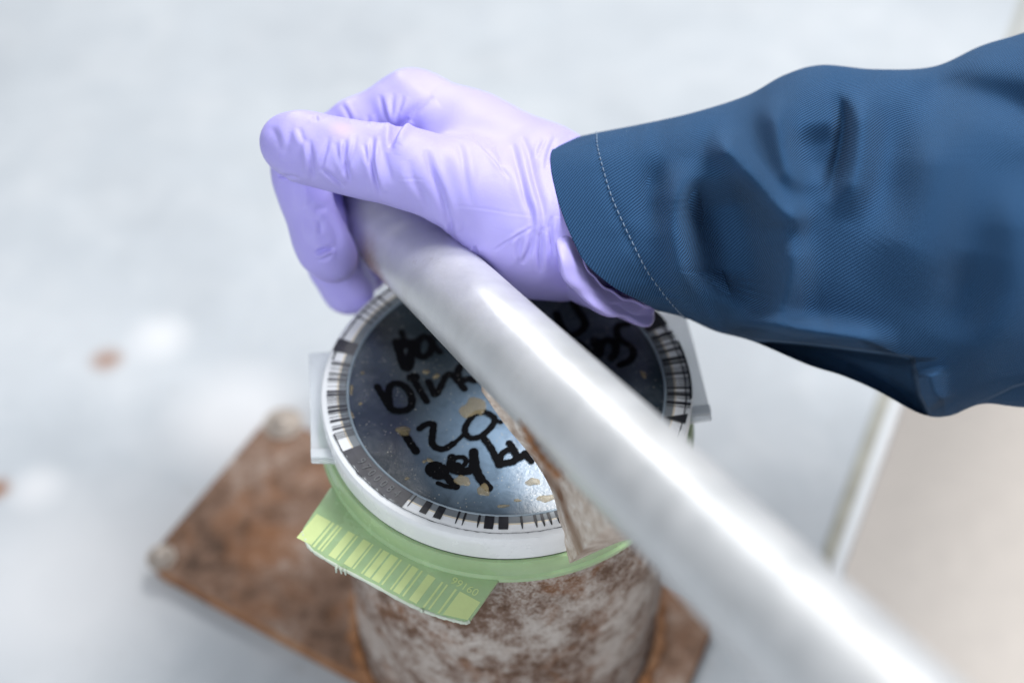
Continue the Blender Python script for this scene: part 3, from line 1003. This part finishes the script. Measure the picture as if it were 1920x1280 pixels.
def surface_nets(fn, lo, hi, h, blk=4):
    n = np.ceil((hi - lo) / h).astype(int)
    n = ((n + blk - 1) // blk) * blk
    nb_ = n // blk
    bc = np.stack(np.meshgrid(*[np.arange(k) for k in nb_], indexing='ij'), -1).reshape(-1, 3)
    cen = lo + (bc * blk + (blk - 1) / 2) * h
    dv = fn(cen)
    act = np.abs(dv) < h * blk * 1.25
    V = np.empty(n)
    V.reshape(nb_[0], blk, nb_[1], blk, nb_[2], blk)[:] = dv.reshape(nb_)[:, None, :, None, :, None]
    ab = bc[act]
    off = np.stack(np.meshgrid(*[np.arange(blk)] * 3, indexing='ij'), -1).reshape(-1, 3)
    idx = (ab[:, None, :] * blk + off[None]).reshape(-1, 3)
    V[idx[:, 0], idx[:, 1], idx[:, 2]] = fn(lo + idx * h)
    S = V < 0
    c8 = [(i, j, k) for i in (0, 1) for j in (0, 1) for k in (0, 1)]
    sl = lambda X, c: X[c[0]:X.shape[0] - 1 + c[0], c[1]:X.shape[1] - 1 + c[1], c[2]:X.shape[2] - 1 + c[2]]
    cnt = sum(sl(S, c).astype(np.int8) for c in c8)
    cells = np.argwhere((cnt > 0) & (cnt < 8))
    vid = -np.ones(np.array(S.shape) - 1, int)
    vid[cells[:, 0], cells[:, 1], cells[:, 2]] = np.arange(len(cells))
    acc = np.zeros((len(cells), 3)); num = np.zeros(len(cells))
    for ax in range(3):
        for p in (0, 1):
            for q in (0, 1):
                a = [0, 0, 0]; o2 = [x for x in range(3) if x != ax]
                a[o2[0]] = p; a[o2[1]] = q
                b = list(a); b[ax] = 1
                va = V[cells[:, 0] + a[0], cells[:, 1] + a[1], cells[:, 2] + a[2]]
                vb = V[cells[:, 0] + b[0], cells[:, 1] + b[1], cells[:, 2] + b[2]]
                m = (va < 0) != (vb < 0)
                t = np.where(m, va / np.where(m, va - vb, 1), 0)
                pt = np.array(a, float)[None] + 0 * acc
                pt[:, ax] += t
                acc += pt * m[:, None]; num += m
    verts = lo + (cells + acc / num[:, None]) * h
    faces = []
    for ax in range(3):
        o2 = [(ax + 1) % 3, (ax + 2) % 3]
        s0 = [slice(None)] * 3; s1 = [slice(None)] * 3
        s0[ax] = slice(0, -1); s1[ax] = slice(1, None)
        A_, B_ = S[tuple(s0)], S[tuple(s1)]
        e = np.argwhere(A_ != B_)
        e = e[(e[:, o2[0]] > 0) & (e[:, o2[1]] > 0) & (e[:, o2[0]] < S.shape[o2[0]] - 1) & (e[:, o2[1]] < S.shape[o2[1]] - 1)]
        fl = A_[e[:, 0], e[:, 1], e[:, 2]]
        q = []
        for du, dv_ in ((1, 1), (0, 1), (0, 0), (1, 0)):
            c = e.copy(); c[:, o2[0]] -= du; c[:, o2[1]] -= dv_
            q.append(vid[c[:, 0], c[:, 1], c[:, 2]])
        Q = np.stack(q, -1)
        Q[~fl] = Q[~fl][:, ::-1]
        faces.append(Q)
    return verts, np.vstack(faces)


def relax(V, F, it, lam=0.5):
    E = np.vstack([F[:, [0, 1]], F[:, [1, 2]], F[:, [2, 3]], F[:, [3, 0]]])
    for _ in range(it):
        s = np.zeros_like(V); c = np.zeros(len(V))
        for a, b in ((0, 1), (1, 0)):
            for k in range(3):
                s[:, k] += np.bincount(E[:, a], V[E[:, b], k], len(V))
            c += np.bincount(E[:, a], minlength=len(V))
        V = V + lam * (s / c[:, None] - V)
    return V


def vnormals(V, F):
    d1 = V[F[:, 2]] - V[F[:, 0]]; d2 = V[F[:, 3]] - V[F[:, 1]]
    fn = np.cross(d1, d2)
    N = np.zeros_like(V)
    for k in range(4):
        for j in range(3):
            N[:, j] += np.bincount(F[:, k], fn[:, j], len(V))
    return N / (np.linalg.norm(N, axis=1)[:, None] + 1e-15)


corners = np.array([at(u, v, d) for u in (470, 1160) for v in (110, 620) for d in (0.45, 0.60)])
lo, hi = corners.min(0), corners.max(0)
HV, HF = surface_nets(hand_sdf, lo, hi, 0.00045)
HV = relax(HV, HF, 8)
HN = vnormals(HV, HF)
U, V_, D_ = proj(HV)
front = np.clip(-(HN @ FW) * 2.5, 0, 1)
# creases of the stretched glove: (polyline, width, depth in mm, ridge on one side)
CREASES = [
    ([(728, 285), (737, 258), (752, 232), (778, 206), (812, 180)], 9, 1.5, 1), ([(735, 268), (745, 244), (765, 220)], 7, 1.6, 1),
    ([(581, 262), (584, 300), (588, 338)], 6, 0.9, 1), ([(648, 262), (647, 300), (655, 342)], 5, 1.3, 1), ([(700, 255), (697, 300), (704, 335), (714, 365)], 5, 1.5, -1),
    ([(668, 250), (660, 290), (640, 330)], 5, 0.5, 1), ([(617, 255), (606, 300), (600, 325)], 5, 0.6, -1), ([(603, 315), (625, 333), (645, 352)], 4, 0.8, 1), ([(630, 268), (640, 310), (650, 330)], 5, 0.5, 1),
    ([(507, 238), (520, 258), (527, 285)], 7, 0.3, -1), ([(548, 232), (542, 265), (530, 300)], 8, 0.35, 1), ([(560, 238), (572, 270)], 6, 0.5, 1), ([(683, 270), (690, 310)], 4, 0.7, -1),
    ([(737, 238), (736, 258), (731, 276)], 5, 0.9, -1), ([(715, 262), (722, 300), (735, 345)], 8, 0.5, 1),
    ([(738, 246), (722, 210), (712, 178)], 5, 0.7, 1), ([(738, 246), (736, 205), (738, 175)], 5, 0.6, -1), ([(740, 244), (748, 210), (757, 180)], 5, 0.7, 1), ([(660, 232), (650, 210), (640, 195)], 5, 0.5, 1), ([(595, 228), (590, 216)], 5, 0.5, 1), ([(690, 238), (690, 215)], 5, 0.4, 1),
    ([(798, 280), (808, 318), (825, 360), (845, 420), (852, 440)], 8, 1.2, -1), ([(768, 300), (775, 335), (795, 370), (805, 395)], 9, 0.7, 1), ([(850, 262), (865, 285), (872, 330), (882, 385)], 8, 0.6, -1),
    ([(884, 256), (910, 282), (936, 312), (956, 336)], 3, 0.5, 1), ([(960, 270), (973, 320), (985, 370), (996, 400), (1000, 440)], 6, 1.0, -1), ([(978, 255), (992, 290), (1005, 340), (1018, 390), (1022, 440)], 7, 1.2, 1),
    ([(930, 270), (938, 300), (945, 330)], 7, 0.4, 1), ([(1022, 262), (1012, 282), (1006, 300)], 4, 0.5, 1), ([(1042, 255), (1030, 285), (1022, 320)], 5, 0.6, 1),
    ([(1000, 430), (994, 465), (980, 495)], 6, 1.2, 1), ([(1018, 425), (1012, 470), (1014, 510)], 6, 1.3, -1), ([(1034, 405), (1032, 440), (1038, 480)], 5, 1.0, -1), ([(975, 440), (972, 470), (978, 495)], 6, 0.8, 1),
    ([(845, 384), (900, 390), (960, 400), (1020, 406)], 3, 0.08, 1), ([(925, 470), (960, 448), (1000, 425)], 3, 0.5, -1), ([(845, 415), (848, 440), (862, 462)], 5, 1.0, 1), ([(888, 462), (894, 476)], 4, 1.0, 1),
    ([(745, 335), (800, 336)], 2.5, 0.10, 1),
    # index finger
    ([(589, 478), (605, 470), (628, 465)], 5, 1.6, 1), ([(592, 486), (608, 484), (625, 474)], 4, 1.0, -1), ([(590, 395), (600, 392), (612, 394)], 8, 0.5, 1), ([(562, 345), (562, 385), (572, 395)], 9, 0.35, -1),
    ([(580, 405), (578, 440), (583, 470)], 9, 0.3, 1), ([(612, 408), (628, 432), (634, 465)], 8, 0.4, -1), ([(520, 330), (545, 331), (560, 335)], 4, 1.0, 1), ([(600, 412), (602, 440)], 6, 0.5, 1)]
disp = np.zeros(len(HV))
sel = front > 0
for line, w, amp, side in CREASES:
    L = np.array(line)
    if len(L) > 2:
        L = catmull(L, 5 * len(L))
    m = sel & (U > L[:, 0].min() - 6 * w) & (U < L[:, 0].max() + 6 * w) & (V_ > L[:, 1].min() - 6 * w) & (V_ < L[:, 1].max() + 6 * w)
    d, t = seg_dist(U[m], V_[m], L)
    env = np.clip(np.minimum(t, 1 - t) / 0.3, 0, 1) ** 0.6
    x = d / w
    prof_ = -np.exp(-(x * 1.3) ** 2) + 0.75 * np.exp(-((x * side - 1.7) / 1.1) ** 2) + 0.3 * np.exp(-((x * side + 2.0) / 1.3) ** 2)
    fade = np.where(np.abs(x) < 4, 1, 0)
    disp[m] += 0.001 * 0.80 * amp * prof_ * env * fade
# soft unevenness of a loose glove
disp += 0.00035 * np.sin(HV[:, 0] * 310 + 2 * np.sin(HV[:, 1] * 170)) * np.sin(HV[:, 2] * 260 + HV[:, 0] * 120)
HV = HV + HN * (disp * np.where(disp < 0, front, np.maximum(front, 0.4)))[:, None]
glove = mesh_obj('glove', HV, HF, GLOVE, person)
glove['label'] = 'lilac nitrile glove on a closed right hand'


def ring_loft(rows, nt, nsub):
    """closed rings of (u, v, depth) lofted into a sheet"""
    rings = []
    for r in rows:
        P = np.array(r, float)
        P = np.vstack([P, P[:1]])
        q = catmull(P, 400)
        ln = np.r_[0, np.cumsum(np.linalg.norm(np.diff(q * [1, 1, 3000], axis=0), axis=1))]
        t = np.linspace(0, ln[-1], nt, endpoint=False)
        rings.append(np.stack([np.interp(t, ln, q[:, k]) for k in range(3)], -1))
    R_ = catmull(np.array(rings).reshape(len(rows), -1), nsub).reshape(nsub, nt, 3)
    return at(R_[..., 0], R_[..., 1], R_[..., 2])


# loose flared cuff of the glove
rows = [
    [(1010, 270, 0.489), (1012, 330, 0.4785), (1022, 400, 0.4760), (1030, 470, 0.4750), (1042, 530, 0.482), (1060, 556, 0.495), (1085, 535, 0.510), (1080, 470, 0.520), (1060, 380, 0.518), (1035, 300, 0.505)],
    [(1024, 266, 0.489), (1020, 320, 0.4760), (1034, 400, 0.4730), (1040, 470, 0.4725), (1062, 536, 0.4790), (1100, 572, 0.488), (1130, 556, 0.505), (1120, 480, 0.520), (1090, 390, 0.520), (1050, 300, 0.505)],
    [(1036, 268, 0.489), (1030, 310, 0.4760), (1042, 400, 0.4710), (1047, 475, 0.4625), (1076, 545, 0.4660), (1148, 593, 0.475), (1216, 602, 0.492), (1190, 520, 0.512), (1120, 400, 0.520), (1060, 300, 0.505)],
    [(1046, 272, 0.489), (1040, 310, 0.4780), (1056, 400, 0.4710), (1066, 465, 0.4650), (1097, 528, 0.4675), (1152, 574, 0.476), (1224, 588, 0.492), (1204, 530, 0.508), (1140, 410, 0.518), (1070, 300, 0.505)],
    [(1056, 276, 0.489), (1050, 315, 0.4790), (1070, 400, 0.4730), (1082, 460, 0.4695), (1108, 516, 0.4720), (1160, 556, 0.480), (1227, 574, 0.492), (1200, 540, 0.504), (1140, 420, 0.515), (1075, 310, 0.503)],
]
nt, ns = 220, 60
G = ring_loft(rows, nt, ns)
# soft twist and folds
ti = np.arange(nt)[None, :] / nt; si = np.arange(ns)[:, None] / ns
wav = 0.0009 * np.sin(2 * math.pi * (ti * 9 + si * 1.3)) * np.sin(math.pi * si) + 0.0005 * np.sin(2 * math.pi * (ti * 17 - si * 2)) * si
cen = G.mean(1, keepdims=True)
rd = G - cen; rd /= np.linalg.norm(rd, axis=2)[..., None]
G = G + rd * wav[..., None]
fs = []
for i in range(ns - 1):
    for k in range(nt):
        k2 = (k + 1) % nt
        fs.append((i * nt + k, i * nt + k2, (i + 1) * nt + k2, (i + 1) * nt + k))
gc = mesh_obj('glove_cuff', G.reshape(-1, 3), fs, GLOVE, glove)
gc['label'] = 'loose rolled cuff of the lilac glove'
sm = gc.modifiers.new('thickness', 'SOLIDIFY')
sm.thickness = 0.0006
sm.offset = 0
# rolled bead along its rim
rim = G[-1]
vs, fs = sweep(np.vstack([rim, rim[:2]]), 0.0007, 8)
mesh_obj('rolled_bead', vs, fs, GLOVE, glove)

# ---- sleeve
KEYS = [  # near outline of the sleeve from its upper to its lower silhouette, axis depth, half thickness
    ([(1050, 264), (1034, 284), (1033, 315), (1042, 360), (1058, 412), (1078, 458), (1100, 496), (1150, 538), (1195, 562), (1234, 583)], 0.4930, 0.0300),
    ([(1118, 249), (1120, 275), (1130, 315), (1145, 365), (1165, 412), (1188, 460), (1212, 506), (1240, 545), (1262, 572), (1285, 596)], 0.4930, 0.0310),
    ([(1206, 232), (1208, 262), (1216, 305), (1228, 360), (1246, 415), (1268, 470), (1290, 520), (1312, 562), (1328, 592), (1342, 621)], 0.4925, 0.0320),
    ([(1300, 211), (1302, 250), (1308, 300), (1316, 360), (1330, 420), (1350, 480), (1372, 540), (1390, 585), (1402, 615), (1412, 640)], 0.4920, 0.0350),
    ([(1400, 179), (1402, 225), (1406, 285), (1413, 350), (1426, 420), (1445, 490), (1464, 555), (1486, 615), (1500, 650), (1513, 683)], 0.4915, 0.0385),
    ([(1470, 141), (1473, 190), (1477, 260), (1484, 340), (1497, 420), (1514, 500), (1534, 575), (1556, 640), (1570, 675), (1582, 705)], 0.4910, 0.0420),
    ([(1540, 122), (1543, 180), (1547, 260), (1553, 345), (1565, 435), (1580, 520), (1600, 600), (1622, 670), (1634, 705), (1646, 733)], 0.4905, 0.0450),
    ([(1640, 130), (1643, 190), (1647, 275), (1653, 365), (1662, 460), (1674, 550), (1690, 640), (1706, 705), (1716, 745), (1725, 775)], 0.4900, 0.0475),
    ([(1750, 125), (1752, 190), (1755, 275), (1758, 370), (1762, 465), (1766, 560), (1770, 650), (1774, 715), (1776, 752), (1777, 780)], 0.4890, 0.0500),
    ([(1840, 86), (1841, 160), (1842, 255), (1843, 360), (1843, 465), (1843, 560), (1843, 650), (1843, 710), (1843, 740), (1843, 757)], 0.4880, 0.0515),
    ([(1930, 58), (1930, 140), (1930, 250), (1930, 360), (1930, 470), (1930, 570), (1930, 660), (1930, 715), (1930, 745), (1930, 764)], 0.4860, 0.0530),
    ([(2120, -10), (2120, 90), (2120, 210), (2120, 330), (2120, 450), (2120, 560), (2120, 650), (2120, 710), (2120, 745), (2120, 765)], 0.4800, 0.0560),
    ([(2320, -60), (2320, 50), (2320, 180), (2320, 310), (2320, 440), (2320, 560), (2320, 650), (2320, 710), (2320, 745), (2320, 770)], 0.4740, 0.0580),
    ([(3000, -220), (3000, -100), (3000, 50), (3000, 210), (3000, 370), (3000, 520), (3000, 630), (3000, 710), (3000, 745), (3000, 780)], 0.4500, 0.0600)]
NS, NP = 700, 260
key_arr = []
for pts, dc, rr in KEYS:
    P = np.array(pts, float)
    q = catmull(P, 300)
    ln = np.r_[0, np.cumsum(np.hypot(*np.diff(q, axis=0).T))]; ln /= ln[-1]
    phi = np.linspace(0, math.pi, NP)
    t = (1 - np.cos(phi)) / 2
    t = 0.75 * t + 0.25 * phi / math.pi
    key_arr.append(np.r_[np.interp(t, ln, q[:, 0]), np.interp(t, ln, q[:, 1]), dc, rr])
key_arr = np.array(key_arr)
# even steps along the arm
kx = key_arr[:, NP // 2]
fine = catmull(key_arr, 1200)
fx = fine[:, NP // 2]
sx = np.linspace(fx[0], fx[-1], NS)
R2 = np.stack([np.interp(sx, fx, fine[:, j]) for j in range(fine.shape[1])], -1)
SU, SV = R2[:, :NP], R2[:, NP:2 * NP]
DC, RR = R2[:, -2:-1], R2[:, -1:]
phi = np.linspace(0, math.pi, NP)[None]
SD = DC - RR * np.sin(phi) ** 0.48

FOLDS = [  # folds of the cloth: line, width, height towards the viewer in mm, softness at the ends, flatness
    ([(1345, 322), (1352, 380), (1372, 450), (1380, 520), (1362, 575)], 64, -12, 0.3, 2.6),
    ([(1318, 258), (1375, 292), (1430, 360), (1475, 402), (1530, 425)], 32, 9.0, 0.2, 2),
    ([(1470, 420), (1482, 500), (1462, 580), (1430, 628)], 36, 7.5, 0.3, 2),
    ([(1288, 290), (1268, 400), (1274, 500), (1300, 580)], 30, 6.0, 0.3, 2),
    ([(1240, 285), (1222, 370), (1232, 450)], 26, -3.5, 0.4, 2),
    ([(1530, 225), (1538, 290), (1535, 350)], 46, -4.5, 0.4, 2),
    ([(1562, 165), (1580, 215), (1577, 275), (1560, 340), (1545, 385)], 14, -5.5, 0.3, 2),
    ([(1612, 150), (1618, 240), (1606, 330), (1585, 420)], 30, 6.0, 0.3, 2),
    ([(1440, 165), (1455, 230), (1470, 300), (1505, 380)], 28, 6.0, 0.3, 2),
    ([(1665, 165), (1672, 260), (1668, 380), (1680, 460)], 50, -3.5, 0.4, 2),
    ([(1750, 200), (1755, 320), (1725, 450), (1660, 560)], 75, 5.0, 0.3, 2),
    ([(1700, 150), (1790, 168), (1900, 195), (1990, 230)], 40, -5.0, 0.2, 2),
    ([(1835, 470), (1815, 560), (1790, 650)], 55, -3.5, 0.4, 2),
    ([(1890, 300), (1905, 420), (1890, 560), (1810, 725)], 60, 5.0, 0.3, 2),
    ([(1360, 600), (1420, 612), (1500, 620), (1600, 634), (1690, 648)], 24, 10.0, 0.25, 2),
    ([(1740, 690), (1748, 730), (1765, 765)], 24, 9.0, 0.2, 2),
]
rel = np.zeros_like(SU)
for line, w, amp, soft, flat in FOLDS:
    L = catmull(np.array(line), 24)
    d, t = seg_dist(SU, SV, L)
    env = np.clip(np.minimum(t, 1 - t) / soft, 0, 1)
    env = env * env * (3 - 2 * env)
    over = np.exp(-np.abs(d / w) ** flat)
    rel += 1.45 * amp * 0.001 * over * (0.04 + 0.96 * env)
# the deep tuck under the arm
poly_top = catmull(np.array([(1385, 632), (1450, 637), (1540, 645), (1640, 657), (1712, 668)]), 40)
vt = np.interp(SU, poly_top[:, 0], poly_top[:, 1])
right = np.interp(SV, [660, 700, 740, 780], [1714, 1720, 1728, 1748])
below = np.clip((SV - vt) / 7.0, 0, 1)
inside = below * np.clip((right - SU) / 9.0, 0, 1) * np.clip((SU - 1385) / 60, 0, 1)
rel -= 0.045 * inside
# small second fold at the lower right
v2 = np.interp(SU, [1770, 1800, 1850, 1900, 1960, 2100], [790, 768, 746, 722, 705, 660])
rel -= 0.012 * np.clip((SV - v2) / 6.0, 0, 1) * np.clip((SU - 1765) / 25, 0, 1)
# faint puckers along the hem
hem = np.exp(-((np.arange(NS)[:, None] - 36) / 16.0) ** 2)
rel += 0.00035 * hem * np.sin(phi * 21 + 2.0 * np.sin(phi * 5)) * (0.5 + 0.5 * np.sin(phi * 3.3 + 1)) + 0.0006 * np.exp(-((np.arange(NS)[:, None] - 34) / 4.0) ** 2) * -1
edge = np.sin(phi) ** 0.5
SD = SD - rel * np.clip(edge * 1.6, 0, 1)
Pf = at(SU, SV, SD)
# far side of the sleeve
NB = 70
phb = np.linspace(0, math.pi, NB + 2)[1:-1][None]
tb = (1 - np.cos(phb)) / 2
BU = SU[:, -1:] * (1 - tb) + SU[:, :1] * tb + 30 * np.sin(phb)
BV = SV[:, -1:] * (1 - tb) + SV[:, :1] * tb
BD = DC + RR * np.sin(phb) * 0.9
Pb = at(BU, BV, BD)
ringp = np.concatenate([Pf, Pb], 1)
nr = ringp.shape[1]
# turned-in edge of the cuff
cen = ringp.mean(1, keepdims=True)
inn = cen + (ringp - cen) * (1 - 0.0016 / np.linalg.norm(ringp - cen, axis=2))[..., None]
lip0 = ringp[0] + (ringp[0] - ringp[6]) / np.linalg.norm(ringp[0] - ringp[6], axis=1)[:, None] * 0.0006
lipm = 0.5 * (lip0 + inn[0])
allr = np.concatenate([inn[np.linspace(90, 1, 12).astype(int)], inn[:1], lipm[None], ringp], 0)
# cloth coordinates in metres
mid = ringp[:, NP // 2]
sl_ = np.r_[0, np.cumsum(np.linalg.norm(np.diff(mid, axis=0), axis=1))]
cir = np.zeros((NS, nr))
cir[:, 1:] = np.cumsum(np.linalg.norm(np.diff(ringp, axis=1), axis=2), axis=1)
cir = cir - cir[:, NP // 2:NP // 2 + 1]
# keep the weave from stretching across the tucks
cir_s = np.stack([np.convolve(np.pad(cir[:, j], 25, 'edge'), np.ones(51) / 51, 'valid') for j in range(nr)], 1)
uvx = np.r_[-np.linspace(0.03, 0.001, 13), -0.0005, sl_]
uv = np.stack([np.broadcast_to(uvx[:, None], (len(allr), nr)), np.concatenate([np.repeat(cir_s[:1], 14, 0), cir_s], 0)], -1)
fs = []
na_ = len(allr)
I = np.arange(na_ - 1)[:, None] * nr + np.arange(nr)[None]
J = np.arange(na_ - 1)[:, None] * nr + (np.arange(nr)[None] + 1) % nr
F4 = np.stack([I, I + nr, J + nr, J], -1).reshape(-1, 4)
sleeve = mesh_obj('sleeve', allr.reshape(-1, 3), F4, TWILL, person, True, uv.reshape(-1, 2))
sleeve['label'] = 'dark blue twill sleeve with a stitched hem and deep folds'
# hem stitching
row = int(np.argmin(np.abs(sx - np.interp(1, np.arange(len(kx)), kx))))
nv = np.cross(Pf[row + 1] - Pf[row], np.gradient(Pf[row], axis=0))
nv /= np.linalg.norm(nv, axis=1)[:, None]
if (nv[NP // 2] @ FW) > 0:
    nv = -nv
ln = np.r_[0, np.cumsum(np.linalg.norm(np.diff(Pf[row], axis=0), axis=1))]
vs, fs = [], []
step = 0.00225
for k in range(int(ln[-1] / step)):
    if k * step < 0.001:
        continue
    t0, t1 = k * step, k * step + 0.0014
    pts = []
    for q, hgt in ((0, -0.0001), (0.3, 0.0003), (0.7, 0.0003), (1, -0.0001)):
        t = t0 + (t1 - t0) * q
        pts.append([np.interp(t, ln, Pf[row][:, c]) + np.interp(t, ln, nv[:, c]) * hgt for c in range(3)])
    a, b = sweep(pts, 0.00022, 6)
    off = len(vs)
    vs += a
    fs += [tuple(i + off for i in f) for f in b]
mesh_obj('hem_stitching', vs, fs, THREAD, sleeve)
# the forearm inside
vs, fs = sweep(catmull(np.array([at(1110, 405, 0.4985), at(1250, 420, 0.500), at(1500, 440, 0.502), at(1900, 440, 0.498)]), 30), np.linspace(0.0200, 0.026, 30), 32)
mesh_obj('forearm', vs, fs, SKIN, person)
